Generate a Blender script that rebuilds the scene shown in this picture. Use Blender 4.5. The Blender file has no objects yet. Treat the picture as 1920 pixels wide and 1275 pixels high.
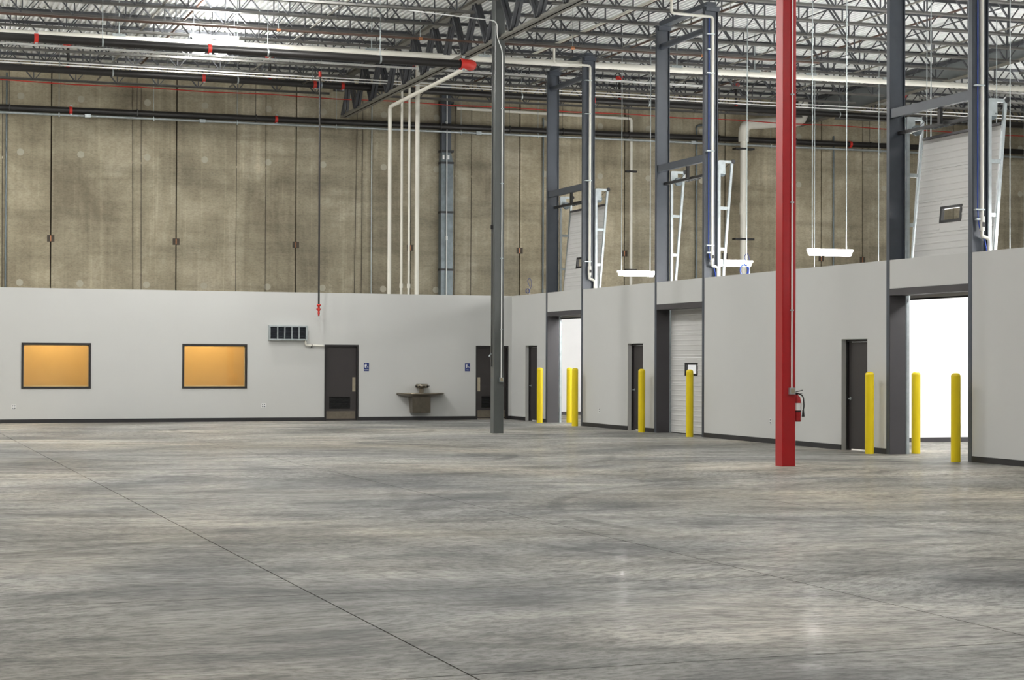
import bpy, bmesh, math, random
from mathutils import Vector, Matrix
random.seed(7)
S = bpy.context.scene
C = S.collection

# ------------------------------------------------------------------ camera, world, exposure
FPX, YAW, PIT, ROL, H = 3378.69, 0.349437, 0.0117369, -0.0039203, 1.733
fw = Vector((math.sin(YAW) * math.cos(PIT), math.cos(YAW) * math.cos(PIT), math.sin(PIT)))
r0 = Vector((math.cos(YAW), -math.sin(YAW), 0))
u0 = r0.cross(fw)
rt = r0 * math.cos(ROL) - u0 * math.sin(ROL)
up = rt.cross(fw)
cd = bpy.data.cameras.new('camera')
cam = bpy.data.objects.new('camera', cd)
C.objects.link(cam)
cd.sensor_fit = 'HORIZONTAL'
cd.sensor_width = 36.0
cd.lens = FPX / 1920 * 36.0
cd.clip_end = 300
cam.matrix_world = Matrix(((rt.x, up.x, -fw.x, 0), (rt.y, up.y, -fw.y, 0), (rt.z, up.z, -fw.z, H), (0, 0, 0, 1)))
S.camera = cam
S.view_settings.view_transform = 'Standard'
S.view_settings.look = 'None'
S.view_settings.gamma = 1
S.view_settings.use_curve_mapping = False
S.view_settings.exposure = 0.0
S.cycles.max_bounces = 8
S.cycles.diffuse_bounces = 5
S.cycles.sample_clamp_indirect = 6
S.cycles.use_denoising = True
W = bpy.data.worlds.new('world')
S.world = W
W.use_nodes = True
W.node_tree.nodes['Background'].inputs[0].default_value = (0.8, 0.85, 0.9, 1)
W.node_tree.nodes['Background'].inputs[1].default_value = 0.3
HALL_L = 345.0     # radiance of the hall high-bay lenses
ROOM_L = 200.0     # radiance of the linear lamps over the side rooms
WARM_L = 24.0      # warm ceiling panels of the offices


# ------------------------------------------------------------------ materials
def srgb(r, g, b):
    f = lambda c: (c / 255 / 12.92) if c / 255 <= 0.04045 else ((c / 255 + 0.055) / 1.055) ** 2.4
    return (f(r), f(g), f(b))


class NT:
    def __init__(s, name):
        s.m = bpy.data.materials.new(name)
        s.m.use_nodes = True
        s.t = s.m.node_tree
        s.b = s.t.nodes['Principled BSDF']

    def n(s, typ, **kw):
        nd = s.t.nodes.new(typ)
        for k, v in kw.items():
            if k.startswith('i_'):
                nd.inputs[k[2:].replace('_', ' ')].default_value = v
            else:
                setattr(nd, k, v)
        return nd

    def l(s, a, ao, b, bi):
        s.t.links.new(a.outputs[ao], b.inputs[bi])

    def pos(s, scale):
        g = s.n('ShaderNodeNewGeometry')
        mp = s.n('ShaderNodeMapping')
        mp.inputs['Scale'].default_value = scale
        s.l(g, 'Position', mp, 'Vector')
        return mp

    def noise(s, scale, detail=4, rough=0.6, dist=0.0, warp=None):
        mp = s.pos(scale)
        nz = s.n('ShaderNodeTexNoise')
        nz.inputs['Scale'].default_value = 1
        nz.inputs['Detail'].default_value = detail
        nz.inputs['Roughness'].default_value = rough
        nz.inputs['Distortion'].default_value = dist
        s.l(mp, 'Vector', nz, 'Vector')
        return nz

    def ramp(s, src, out, stops):
        r = s.n('ShaderNodeValToRGB')
        e = r.color_ramp.elements
        while len(e) < len(stops):
            e.new(0.5)
        for el, (p, c) in zip(e, stops):
            el.position = p
            el.color = (c[0], c[1], c[2], 1) if isinstance(c, (tuple, list)) else (c, c, c, 1)
        s.l(src, out, r, 'Fac')
        return r

    def mul(s, a, ao, b, bo, fac=1.0):
        m = s.n('ShaderNodeMix', data_type='RGBA', blend_type='MULTIPLY')
        m.inputs[0].default_value = fac
        s.t.links.new(a.outputs[ao], m.inputs[6])
        s.t.links.new(b.outputs[bo], m.inputs[7])
        return m


def plain(name, col, rough=0.5, metal=0.0, var=0.06, vscale=3.0, spec=0.5, bump=0.0, coat=0.0):
    m = NT(name)
    nz = m.noise((vscale, vscale, vscale), 4)
    lo = tuple(c * (1 - var) for c in col)
    hi = tuple(min(1, c * (1 + var)) for c in col)
    r = m.ramp(nz, 'Fac', [(0.3, lo), (0.7, hi)])
    m.l(r, 'Color', m.b, 'Base Color')
    m.b.inputs['Roughness'].default_value = rough
    m.b.inputs['Metallic'].default_value = metal
    m.b.inputs['Specular IOR Level'].default_value = spec
    m.b.inputs['Coat Weight'].default_value = coat
    if bump:
        bp = m.n('ShaderNodeBump')
        bp.inputs['Strength'].default_value = bump
        bp.inputs['Distance'].default_value = 0.01
        nb = m.noise((vscale * 25,) * 3, 3)
        m.l(nb, 'Fac', bp, 'Height')
        m.l(bp, 'Normal', m.b, 'Normal')
    return m.m


def emitter(name, col, st):
    m = NT(name)
    m.b.inputs['Base Color'].default_value = (0.8, 0.8, 0.8, 1)
    m.b.inputs['Emission Color'].default_value = (*col, 1)
    m.b.inputs['Emission Strength'].default_value = st
    return m.m


ARCS = [(6.5, 33.0, 5.2, 0.16, 0.4), (6.5, 33.0, 7.0, 0.16, 0.35), (10.5, 44.0, 3.2, 0.14, 0.45), (2.0, 12.0, 9.5, 0.14, 0.3), (13.5, 18.0, 6.0, 0.12, 0.35), (13.5, 18.0, 7.7, 0.12, 0.3), (9.0, 20.0, 11.0, 0.13, 0.35), (-2.0, 25.0, 9.0, 0.15, 0.35)]


def floor_mat():
    m = NT('polished_concrete')
    big = m.ramp(m.noise((0.22, 0.3, 1), 5, 0.62, 0.6), 'Fac', [(0.34, srgb(104, 104, 103)), (0.5, srgb(138, 136, 132)), (0.66, srgb(170, 165, 157))])
    tint = m.ramp(m.noise((0.1, 0.16, 1), 3, 0.5, 0.4), 'Fac', [(0.42, (0.97, 0.99, 1.0)), (0.66, (1.0, 0.95, 0.85))])
    # trowel strokes: noise stretched along sweeping arcs
    w = m.noise((0.12, 0.12, 1), 2, 0.5)
    mp = m.pos((1, 1, 1))
    add = m.n('ShaderNodeVectorMath', operation='MULTIPLY_ADD')
    m.l(w, 'Color', add, 0)
    add.inputs[1].default_value = (5, 5, 0)
    m.l(mp, 'Vector', add, 2)

    def stroke(sc, ang, lo, hi, det=5):
        q = m.n('ShaderNodeMapping')
        q.inputs['Scale'].default_value = sc
        q.inputs['Rotation'].default_value = (0, 0, ang)
        m.l(add, 'Vector', q, 'Vector')
        z = m.n('ShaderNodeTexNoise')
        z.inputs['Scale'].default_value = 1
        z.inputs['Detail'].default_value = det
        z.inputs['Roughness'].default_value = 0.72
        m.l(q, 'Vector', z, 'Vector')
        return z, m.ramp(z, 'Fac', [(0.4, lo), (0.5, 1.0), (0.61, hi)])
    z1, s1 = stroke((1.1, 2.4, 1), 0.3, 0.66, 1.2, 10)
    z2, s2 = stroke((9, 15.0, 1), -0.35, 0.62, 1.26, 6)
    z3, s3 = stroke((0.35, 1.1, 1), 0.15, 0.76, 1.08, 7)
    c = m.mul(big, 'Color', tint, 'Color')
    c = m.mul(c, 2, s1, 'Color')
    c = m.mul(c, 2, s2, 'Color')
    c = m.mul(c, 2, s3, 'Color')
    gm = m.n('ShaderNodeNewGeometry')
    msk = m.ramp(m.noise((0.35, 0.35, 1), 3, 0.6), 'Fac', [(0.42, 0.0), (0.6, 1.0)])
    for (cx_, cy_, r_, w_, dk) in ARCS:
        sub = m.n('ShaderNodeVectorMath', operation='DISTANCE')
        m.l(gm, 'Position', sub, 0)
        sub.inputs[1].default_value = (cx_, cy_, 0)
        d1 = m.n('ShaderNodeMath', operation='SUBTRACT')
        m.l(sub, 'Value', d1, 0)
        d1.inputs[1].default_value = r_
        d2 = m.n('ShaderNodeMath', operation='ABSOLUTE')
        m.l(d1, 0, d2, 0)
        mr = m.n('ShaderNodeMapRange')
        mr.inputs['From Min'].default_value = w_ * 0.5
        mr.inputs['From Max'].default_value = w_
        mr.inputs['To Min'].default_value = dk
        mr.inputs['To Max'].default_value = 0.0
        m.l(d2, 0, mr, 0)
        pr = m.n('ShaderNodeMath', operation='MULTIPLY')
        m.l(mr, 0, pr, 0)
        m.l(msk, 'Color', pr, 1)
        inv = m.n('ShaderNodeMath', operation='SUBTRACT')
        inv.inputs[0].default_value = 1.0
        m.l(pr, 0, inv, 1)
        c = m.mul(c, 2, inv, 0)
    m.l(c, 2, m.b, 'Base Color')
    m.b.inputs['Roughness'].default_value = 0.6
    m.b.inputs['Specular IOR Level'].default_value = 0.15
    rr = m.ramp(z1, 'Fac', [(0.38, 0.0), (0.5, 0.05), (0.62, 0.17)])
    m.l(rr, 'Color', m.b, 'Coat Weight')
    m.b.inputs['Coat Roughness'].default_value = 0.16
    m.b.inputs['Coat IOR'].default_value = 1.4
    cb = m.n('ShaderNodeBump')
    cb.inputs['Strength'].default_value = 0.12
    cb.inputs['Distance'].default_value = 0.002
    m.l(z1, 'Fac', cb, 'Height')
    m.l(cb, 'Normal', m.b, 'Coat Normal')
    bp = m.n('ShaderNodeBump')
    bp.inputs['Strength'].default_value = 0.25
    bp.inputs['Distance'].default_value = 0.004
    m.l(z2, 'Fac', bp, 'Height')
    m.l(bp, 'Normal', m.b, 'Normal')
    return m.m


def precast_mat():
    m = NT('precast_concrete')
    base = m.ramp(m.noise((0.5, 0.5, 0.35), 5, 0.65, 0.3), 'Fac', [(0.32, srgb(128, 120, 103)), (0.52, srgb(159, 151, 131)), (0.72, srgb(188, 180, 160))])
    hz = m.ramp(m.noise((0.25, 1, 2.6), 5, 0.6), 'Fac', [(0.32, 0.78), (0.5, 1.0), (0.7, 1.1)])
    vt = m.ramp(m.noise((7, 1, 0.12), 3, 0.6), 'Fac', [(0.34, 0.84), (0.48, 1.0), (0.62, 1.0), (0.66, 1.2)])
    grain = m.ramp(m.noise((14, 1, 30), 3, 0.7), 'Fac', [(0.3, 0.8), (0.55, 1.04), (0.8, 1.12)])
    oi = m.n('ShaderNodeObjectInfo')
    orr = m.ramp(oi, 'Random', [(0, (0.9, 0.91, 0.92)), (1, (1.06, 1.05, 1.02))])
    c = m.mul(base, 'Color', hz, 'Color')
    c = m.mul(c, 2, vt, 'Color', 0.7)
    c = m.mul(c, 2, grain, 'Color')
    c = m.mul(c, 2, orr, 'Color')
    m.l(c, 2, m.b, 'Base Color')
    m.b.inputs['Roughness'].default_value = 0.9
    m.b.inputs['Specular IOR Level'].default_value = 0.2
    return m.m


def glass_mat():
    m = NT('window_glass')
    t = m.t
    tr = m.n('ShaderNodeBsdfTransparent')
    gl = m.n('ShaderNodeBsdfGlossy')
    gl.inputs['Roughness'].default_value = 0.02
    lw = m.n('ShaderNodeLayerWeight')
    lw.inputs['Blend'].default_value = 0.5
    pw = m.n('ShaderNodeMath', operation='POWER')
    m.l(lw, 'Facing', pw, 0)
    pw.inputs[1].default_value = 5.0
    fr = m.n('ShaderNodeMath', operation='MULTIPLY_ADD')
    m.l(pw, 0, fr, 0)
    fr.inputs[1].default_value = 0.96
    fr.inputs[2].default_value = 0.04
    mx = m.n('ShaderNodeMixShader')
    m.l(fr, 0, mx, 0)
    m.l(tr, 0, mx, 1)
    m.l(gl, 0, mx, 2)
    m.l(mx, 0, t.nodes['Material Output'], 'Surface')
    return m.m


M = {}
M['floor'] = floor_mat()
M['precast'] = precast_mat()
M['glass'] = glass_mat()
M['joint'] = plain('dark_joint', srgb(52, 42, 32), 0.9)
M['sawcut'] = plain('saw_cut', srgb(44, 38, 28), 0.9)
M['drywall'] = plain('white_drywall', srgb(196, 197, 195), 0.75, var=0.015, vscale=0.6, spec=0.25)
M['roomwhite'] = plain('room_white', srgb(236, 237, 238), 0.8, var=0.01, spec=0.2)
M['deck'] = plain('painted_deck', srgb(236, 238, 238), 0.55, var=0.03, vscale=0.5, spec=0.3)
M['tan'] = plain('office_paint', srgb(232, 205, 150), 0.7, var=0.02, spec=0.2)
M['base'] = plain('black_cove_base', srgb(34, 34, 36), 0.5)
M['trim'] = plain('charcoal_trim', srgb(62, 60, 63), 0.45, var=0.04)
M['door'] = plain('door_paint', srgb(47, 43, 43), 0.45, var=0.04)
M['doorframe'] = plain('door_frame_paint', srgb(30, 28, 29), 0.45)
M['louver'] = plain('louver_black', srgb(14, 14, 15), 0.6)
M['steel'] = plain('grey_painted_steel', srgb(66, 72, 81), 0.42, var=0.08, vscale=6)
M['joist'] = plain('grey_joist_primer', srgb(64, 66, 70), 0.5, var=0.1, vscale=4)
M['girder'] = plain('lit_girder_primer', srgb(112, 110, 103), 0.5, var=0.08, vscale=4)  # lighter than the web primer: bounce light on chord undersides put into the colour
M['chord'] = plain('lit_chord_primer', srgb(92, 91, 88), 0.5, var=0.08, vscale=4)  # joist primer lightened to carry floor bounce on the bottom chord undersides
M['colgrey'] = plain('column_grey', srgb(78, 81, 80), 0.35, var=0.05, vscale=4)
M['red'] = plain('red_gloss_paint', srgb(160, 20, 26), 0.32, var=0.06, vscale=3)
M['redfit'] = plain('red_fitting', srgb(190, 44, 34), 0.45)
M['yellow'] = plain('yellow_sleeve', srgb(226, 200, 12), 0.4, var=0.03)
M['blackpipe'] = plain('black_steel_pipe', srgb(27, 25, 24), 0.42, var=0.2, vscale=5)
M['brownpipe'] = plain('brown_branch_pipe', srgb(78, 58, 48), 0.5, var=0.2, vscale=5)
M['pvc'] = plain('white_pvc', srgb(226, 224, 214), 0.4, var=0.03)
M['galv'] = plain('galvanised', srgb(170, 178, 180), 0.4, 0.6, var=0.14, vscale=8)
M['galvduct'] = plain('galvanised_duct', srgb(106, 116, 120), 0.45, 0.4, var=0.25, vscale=4)
M['band'] = plain('dark_band', srgb(42, 44, 46), 0.6)
M['stainless'] = plain('stainless', srgb(138, 130, 117), 0.3, 0.9, var=0.1, vscale=9)
M['brushed'] = plain('brushed_plate', srgb(176, 166, 146), 0.35, 0.8, var=0.08, vscale=12)
M['kick'] = plain('kick_plate_steel', srgb(122, 115, 103), 0.4, 0.8, var=0.12, vscale=12)
M['white'] = plain('white_enamel', srgb(232, 233, 232), 0.4, var=0.02)
M['doorpanel'] = plain('sectional_white', srgb(206, 206, 204), 0.5, var=0.02, spec=0.3)
M['blue'] = plain('sign_blue', srgb(14, 40, 108), 0.4)
M['hose'] = plain('blue_hose', srgb(20, 66, 170), 0.4)
M['cable'] = plain('dark_cable', srgb(58, 50, 42), 0.6)
M['black'] = plain('black_rubber', srgb(20, 20, 21), 0.5)
M['rust'] = plain('weld_plate_steel', srgb(66, 58, 48), 0.6, 0.3, var=0.2, vscale=12)
M['patch'] = plain('grout_patch', srgb(172, 167, 151), 0.9, var=0.06, vscale=10)
M['copper'] = plain('bronze', srgb(176, 120, 84), 0.4, 0.6)
M['curtain'] = plain('draft_sheet', srgb(122, 127, 128), 0.5, 0.1, var=0.05)
M['hall_lens'] = emitter('hall_lens', (1.0, 0.985, 0.95), HALL_L)
M['room_lens'] = emitter('room_lens', (1.0, 0.99, 0.97), ROOM_L)
M['warm'] = emitter('warm_lens', (1.0, 0.72, 0.37), WARM_L)


# ------------------------------------------------------------------ mesh builder
class MB:
    def __init__(s):
        s.v = []
        s.f = []
        s.sm = []

    def add(s, vs, fs, smooth=False):
        o = len(s.v)
        s.v += [tuple(p) for p in vs]
        s.f += [tuple(i + o for i in f) for f in fs]
        s.sm += [smooth] * len(fs)
        return s

    def box(s, x0, x1, y0, y1, z0, z1):
        vs = [(x, y, z) for z in (z0, z1) for y in (y0, y1) for x in (x0, x1)]
        return s.add(vs, [(0, 2, 3, 1), (4, 5, 7, 6), (0, 1, 5, 4), (2, 6, 7, 3), (0, 4, 6, 2), (1, 3, 7, 5)])

    def bar(s, a, b, w, h, upv=(0, 0, 1)):
        a = Vector(a)
        b = Vector(b)
        d = (b - a).normalized()
        u = Vector(upv)
        if abs(d.dot(u)) > 0.98:
            u = Vector((1, 0, 0))
        sx = d.cross(u).normalized()
        sz = sx.cross(d)
        q = []
        for p in (a, b):
            for i, j in ((-1, -1), (1, -1), (1, 1), (-1, 1)):
                q.append(p + sx * (w / 2 * i) + sz * (h / 2 * j))
        return s.add(q, [(3, 2, 1, 0), (4, 5, 6, 7), (0, 1, 5, 4), (1, 2, 6, 5), (2, 3, 7, 6), (3, 0, 4, 7)])

    def tube(s, pts, r, n=10, bend=0.0, closed=False):
        P = [Vector(p) for p in pts]
        if bend and len(P) > 2:
            Q = [P[0]]
            for i in range(1, len(P) - 1):
                a = (P[i - 1] - P[i])
                b = (P[i + 1] - P[i])
                k = min(bend, a.length * 0.49, b.length * 0.49)
                p0 = P[i] + a.normalized() * k
                p2 = P[i] + b.normalized() * k
                for t in (0, 0.25, 0.5, 0.75, 1):
                    Q.append(p0 * (1 - t) ** 2 + P[i] * 2 * t * (1 - t) + p2 * t * t)
            Q.append(P[-1])
            P = Q
        rs = r if isinstance(r, (list, tuple)) else [r] * len(P)
        vs = []
        prev = None
        for i, p in enumerate(P):
            d = (P[min(i + 1, len(P) - 1)] - P[max(i - 1, 0)]).normalized()
            ref = Vector((0, 0, 1)) if abs(d.z) < 0.95 else Vector((1, 0, 0))
            if prev is not None:
                ref = prev
            sx = ref - d * ref.dot(d)
            if sx.length < 1e-5:
                sx = d.orthogonal()
            sx.normalize()
            prev = sx
            sy = d.cross(sx)
            for k in range(n):
                a = 2 * math.pi * k / n
                vs.append(p + sx * (math.cos(a) * rs[i]) + sy * (math.sin(a) * rs[i]))
        fs = []
        for i in range(len(P) - 1):
            for k in range(n):
                fs.append((i * n + k, i * n + (k + 1) % n, (i + 1) * n + (k + 1) % n, (i + 1) * n + k))
        s.add(vs, fs, True)
        s.add(vs[:n], [tuple(range(n))[::-1]])
        s.add(vs[-n:], [tuple(range(n))])
        return s

    def cyl(s, a, b, r, n=12):
        return s.tube([a, b], r, n)

    def lathe(s, prof, cx=0, cy=0, n=20, a0=0.0, a1=2 * math.pi):
        full = abs(a1 - a0 - 2 * math.pi) < 1e-6
        m = n if full else n + 1
        vs = []
        for (r, z) in prof:
            for k in range(m):
                a = a0 + (a1 - a0) * k / n
                vs.append((cx + r * math.cos(a), cy + r * math.sin(a), z))
        fs = []
        for i in range(len(prof) - 1):
            for k in range(n):
                k2 = (k + 1) % m
                fs.append((i * m + k, i * m + k2, (i + 1) * m + k2, (i + 1) * m + k))
        return s.add(vs, fs, True)

    def prism(s, poly, axis, a, b):
        """extrude a 2D polygon along axis ('x','y','z') from a to b"""
        n = len(poly)
        mk = {'x': lambda p, t: (t, p[0], p[1]), 'y': lambda p, t: (p[0], t, p[1]), 'z': lambda p, t: (p[0], p[1], t)}[axis]
        vs = [mk(p, a) for p in poly] + [mk(p, b) for p in poly]
        fs = [(i, (i + 1) % n, n + (i + 1) % n, n + i) for i in range(n)]
        fs += [tuple(range(n))[::-1], tuple(range(n, 2 * n))]
        return s.add(vs, fs)

    def mesh(s, name, mat):
        me = bpy.data.meshes.new(name)
        me.from_pydata(s.v, [], s.f)
        me.polygons.foreach_set('use_smooth', s.sm)
        me.materials.append(M[mat] if isinstance(mat, str) else mat)
        bm = bmesh.new()
        bm.from_mesh(me)
        bmesh.ops.recalc_face_normals(bm, faces=bm.faces)
        bm.to_mesh(me)
        bm.free()
        return me

    def build(s, name, mat, parent=None, loc=None, label=None):
        o = bpy.data.objects.new(name, s.mesh(name, mat))
        C.objects.link(o)
        if parent is not None:
            o.parent = parent
            # builder coordinates are world coordinates unless loc is given
            o.location = loc if loc is not None else -wloc(parent)
        elif loc is not None:
            o.location = loc
        if label:
            o['label'] = label
        return o


def wloc(o):
    p = Vector((0, 0, 0))
    while o is not None:
        p = p + Vector(o.location)
        o = o.parent
    return p


def tag(o, label=None, cat=None, group=None, kind=None):
    if label:
        o['label'] = label
    if cat:
        o['category'] = cat
    if group:
        o['group'] = group
    if kind:
        o['kind'] = kind
    return o


def thing(name, label, cat, loc, group=None):
    o = bpy.data.objects.new(name, None)
    o.empty_display_size = 0.2
    C.objects.link(o)
    o.location = loc
    return tag(o, label, cat, group)


def struct(name, mb, mat, parent=None):
    o = mb.build(name, mat, parent)
    if parent is None:
        o['kind'] = 'structure'
    return o


def inst(me, name, parent, loc, rot=None):
    o = bpy.data.objects.new(name, me)
    C.objects.link(o)
    o.parent = parent
    o.location = Vector(loc) - wloc(parent)
    if rot:
        o.rotation_euler = rot
    return o


def copy_tree(o, loc):
    r = o.copy()
    C.objects.link(r)
    r.location = loc
    for ch in list(o.children):
        c = ch.copy()
        C.objects.link(c)
        c.parent = r
        for g in list(ch.children):
            d = g.copy()
            C.objects.link(d)
            d.parent = c
    return r


# ------------------------------------------------------------------ key dimensions
XR, YB, WH, YC = 18.376, 50.443, 3.673, 56.4     # right wall face, back wall face, wall height, concrete wall face
DECK = 10.86      # underside of the roof deck over the girder line
SLOPE = 0.007     # the roof rises gently to the right
COLY = 40.85
JS = 1.7625
JD = 0.79


def zr(x):
    return DECK + SLOPE * (x - 14.55)


# ------------------------------------------------------------------ floor
fl = struct('floor', MB().box(-16, 48, -8, 57, -0.3, -0.012), 'sawcut')
gx = [3.2 + 3.8 * k for k in range(-5, 13)]
gy = [9.45 + 3.6 * k for k in range(-5, 15)]
gap = 0.006
for i in range(len(gx) - 1):
    for j in range(len(gy) - 1):
        x0, x1, y0, y1 = gx[i] + gap, gx[i + 1] - gap, gy[j] + gap, min(gy[j + 1] - gap, 57)
        if x1 < -12 or y1 < -8:
            continue
        MB().box(x0, x1, y0, y1, -0.1, 0).build('slab', 'floor', fl)

# ------------------------------------------------------------------ roof deck (ribs along Y)
mb = MB()
p = 0.1524
prof = []
x = -16.0
while x < 48:
    z = zr(x)
    prof += [(x, z), (x + 0.056, z), (x + 0.07, z + 0.045), (x + p - 0.014, z + 0.045)]
    x += p
n = len(prof)
vs = [(a, -8, b) for a, b in prof] + [(a, YC + 0.2, b) for a, b in prof]
mb.add(vs, [(i, i + 1, n + i + 1, n + i) for i in range(n - 1)])
mb.bar((-16, (YC - 7.8) / 2, zr(-16) + 0.12), (48, (YC - 7.8) / 2, zr(48) + 0.12), YC + 8.2, 0.1)
struct('ceiling', mb, 'deck')

# ------------------------------------------------------------------ concrete panel wall
wf = struct('wall_far', MB().box(-12, 48, YC + 0.12, YC + 0.3, 0, DECK + 0.35), 'joint')
jx = [5.57 + 3.81 * k for k in range(-4, 8)] + [33.92, 37.73, 41.54, 45.35]
for a, b in zip(jx[:-1], jx[1:]):
    g = 0.02
    MB().box(a + g, b - g, YC, YC + 0.15, 0, (zr(a) + zr(b)) / 2).build('panel', 'precast', wf)
    if b - a > 2:
        for dx in (0.88, 2.9):
            for z in (9.72, 8.02, 4.06):
                MB().cyl((a + dx, YC - 0.006, z), (a + dx, YC + 0.02, z), 0.105, 20).build('lift_patch', 'patch', wf)
for a in jx:
    for sx in (-1, 1):
        c = a + sx * 0.062
        MB().box(c - 0.046, c + 0.046, YC - 0.012, YC + 0.02, 5.32, 5.52).build('weld_plate', 'rust', wf)
    MB().box(a - 0.014, a + 0.014, YC - 0.016, YC + 0.02, 5.33, 5.51).build('weld_bar', 'copper', wf)

# ------------------------------------------------------------------ white back wall with windows and doors
T = 0.2
win = [(4.23, 6.08), (8.58, 10.41)]
WZ0, WZ1 = 0.935, 2.185
drs = [(12.655, 13.665), (17.245, 18.265)]
DZ = 2.19
mb = MB()
xs = -12.0
holes = sorted([(a, b, WZ0, WZ1) for a, b in win] + [(a, b, 0, DZ) for a, b in drs])
for a, b, z0, z1 in holes:
    mb.box(xs, a, YB, YB + T, 0, WH)
    mb.box(a, b, YB, YB + T, z1, WH)
    if z0 > 0:
        mb.box(a, b, YB, YB + T, 0, z0)
    xs = b
mb.box(xs, XR + 0.18, YB, YB + T, 0, WH)
struct('wall_back', mb, 'drywall')
mb = MB()
xs = -12.0
for a, b in drs + [(XR, XR)]:
    mb.box(xs, a, YB - 0.012, YB + 0.005, 0, 0.105)
    xs = b
struct('baseboard_back', mb, 'base')
for i, (a, b) in enumerate(win):
    f = 0.055
    mb = MB()
    y0, y1 = YB - 0.02, YB + 0.13
    mb.box(a, a + f, y0, y1, WZ0, WZ1).box(b - f, b, y0, y1, WZ0, WZ1)
    mb.box(a + f, b - f, y0, y1, WZ0, WZ0 + f).box(a + f, b - f, y0, y1, WZ1 - f, WZ1)
    w = struct('window_%d' % (i + 1), mb, 'doorframe')
    MB().box(a + f, b - f, YB + 0.05, YB + 0.056, WZ0 + f, WZ1 - f).build('pane', 'glass', w)
    mb = MB()
    g = 0.02
    mb.box(a + f, a + f + g, YB + 0.06, YB + 0.08, WZ0 + f, WZ1 - f).box(b - f - g, b - f, YB + 0.06, YB + 0.08, WZ0 + f, WZ1 - f)
    mb.box(a + f, b - f, YB + 0.06, YB + 0.08, WZ0 + f, WZ0 + f + g).box(a + f, b - f, YB + 0.06, YB + 0.08, WZ1 - f - g, WZ1 - f)
    mb.build('glazing_bead', 'tan', w, label='tan inner glazing bead')
# lit office behind the windows
struct('wall_office', MB().box(2.2, 12.0, 52.4, 52.5, 0, 3.3).box(2.2, 2.3, YB + T, 52.4, 0, 3.3).box(11.9, 12.0, YB + T, 52.4, 0, 3.3), 'tan')
struct('trim_office_ceiling', MB().box(2.2, 12.0, YB + T, 52.5, 3.3, 3.4), 'white')
for k, cx in enumerate((5.2, 9.5, 17.3)):
    t = thing('ceiling_panel_lamp', ['warm ceiling lamp inside the office behind the left window', 'warm ceiling lamp inside the office behind the right window', 'warm ceiling lamp inside the far restroom behind its closed door'][k], 'lamp', (cx, 51.5, 3.3))
    MB().box(cx - 0.6, cx + 0.6, 51.2, 51.8, 3.26, 3.3).build('housing', 'white', t)
    MB().box(cx - 0.56, cx + 0.56, 51.24, 51.76, 3.24, 3.262).build('lens', 'warm', t)
mb = MB().box(12.2, 12.3, YB + T, 53, 0, 3.3).box(12.2, 18.3, 52.9, 53, 0, 3.3).box(12.3, 18.3, YB + T, 53, 3.3, 3.4)
struct('wall_restroom', mb, 'roomwhite')


def restroom_door(idx, a, b, flip):
    y = YB
    f = 0.05
    mb = MB()
    mb.box(a, a + f, y - 0.015, y + 0.15, 0, DZ).box(b - f, b, y - 0.015, y + 0.15, 0, DZ).box(a + f, b - f, y - 0.015, y + 0.15, DZ - f, DZ)
    mb.box(a + f, b - f, y + 0.1, y + 0.13, 0.0, 0.01)
    d = struct('door_%d' % idx, mb, 'doorframe')
    x0, x1 = a + f + 0.004, b - f - 0.004
    if flip:
        x0 += 0.0
    lf = MB()
    lx0, lx1, lz0, lz1 = a + 0.16, b - 0.23, 0.345, 0.69
    if flip:
        lx0, lx1 = a + 0.2, b - 0.19
    yl0, yl1 = y + 0.05, y + 0.095
    lf.box(x0, x1, yl0, yl1, lz1, DZ - f - 0.004).box(x0, x1, yl0, yl1, 0.03 if flip else 0.012, lz0)
    lf.box(x0, lx0, yl0, yl1, lz0, lz1).box(lx1, x1, yl0, yl1, lz0, lz1)
    leaf = lf.build('leaf', 'door', d)
    gr = MB().box(lx0, lx1, yl1 - 0.008, yl1, lz0, lz1)
    g = gr.build('louver', 'louver', d)
    for k in range(9):
        z = lz0 + (k + 0.5) * (lz1 - lz0) / 9
        MB().bar((lx0, yl0 + 0.018, z), (lx1, yl0 + 0.018, z), 0.03, 0.012, (0, 0.6, 1)).build('slat', 'louver', g)
    MB().box(x0 + 0.02, x1 - 0.03, yl0 - 0.004, yl0, 0.06, 0.275).build('kick_plate', 'kick', d)
    px = (x0 + 0.01, x0 + 0.1) if flip else (x1 - 0.115, x1 - 0.025)
    MB().box(px[0], px[1], yl0 - 0.004, yl0, 0.84, 1.25).build('push_plate', 'brushed', d)
    MB().box(a + f, b - f, y + 0.03, y + 0.12, DZ - f - 0.03, DZ - f).build('stop', 'doorframe', d)
    return d


restroom_door(1, *drs[0], False)
restroom_door(2, *drs[1], True)

# ------------------------------------------------------------------ white right wall with the three openings
TW = 0.18
OPN = [(44.98, 47.51), (37.60, 40.12), (27.00, 29.57)]
FLG = 0.11
sd = [(48.32, 49.28), (40.93, 41.86), (30.37, 31.34)]
segs = [(OPN[0][1] + FLG, YB), (OPN[1][1] + FLG, OPN[0][0] - FLG), (OPN[2][1] + FLG, OPN[1][0] - FLG), (-8.0, OPN[2][0] - FLG)]
mb = MB()
bb = MB()
for a, b in segs:
    ds = [d for d in sd if a < d[0] < b]
    ys = a
    for d in ds:
        mb.box(XR, XR + TW, ys, d[0], 0, WH).box(XR, XR + TW, d[0], d[1], DZ, WH)
        bb.box(XR - 0.012, XR + 0.005, ys, d[0], 0, 0.105)
        ys = d[1]
    mb.box(XR, XR + TW, ys, b, 0, WH)
    bb.box(XR - 0.012, XR + 0.005, ys, b, 0, 0.105)
for a, b in OPN:
    mb.box(XR, XR + TW, a, b, 3.13, WH)
struct('wall_right', mb, 'drywall')
struct('baseboard_right', bb, 'base')
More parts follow.
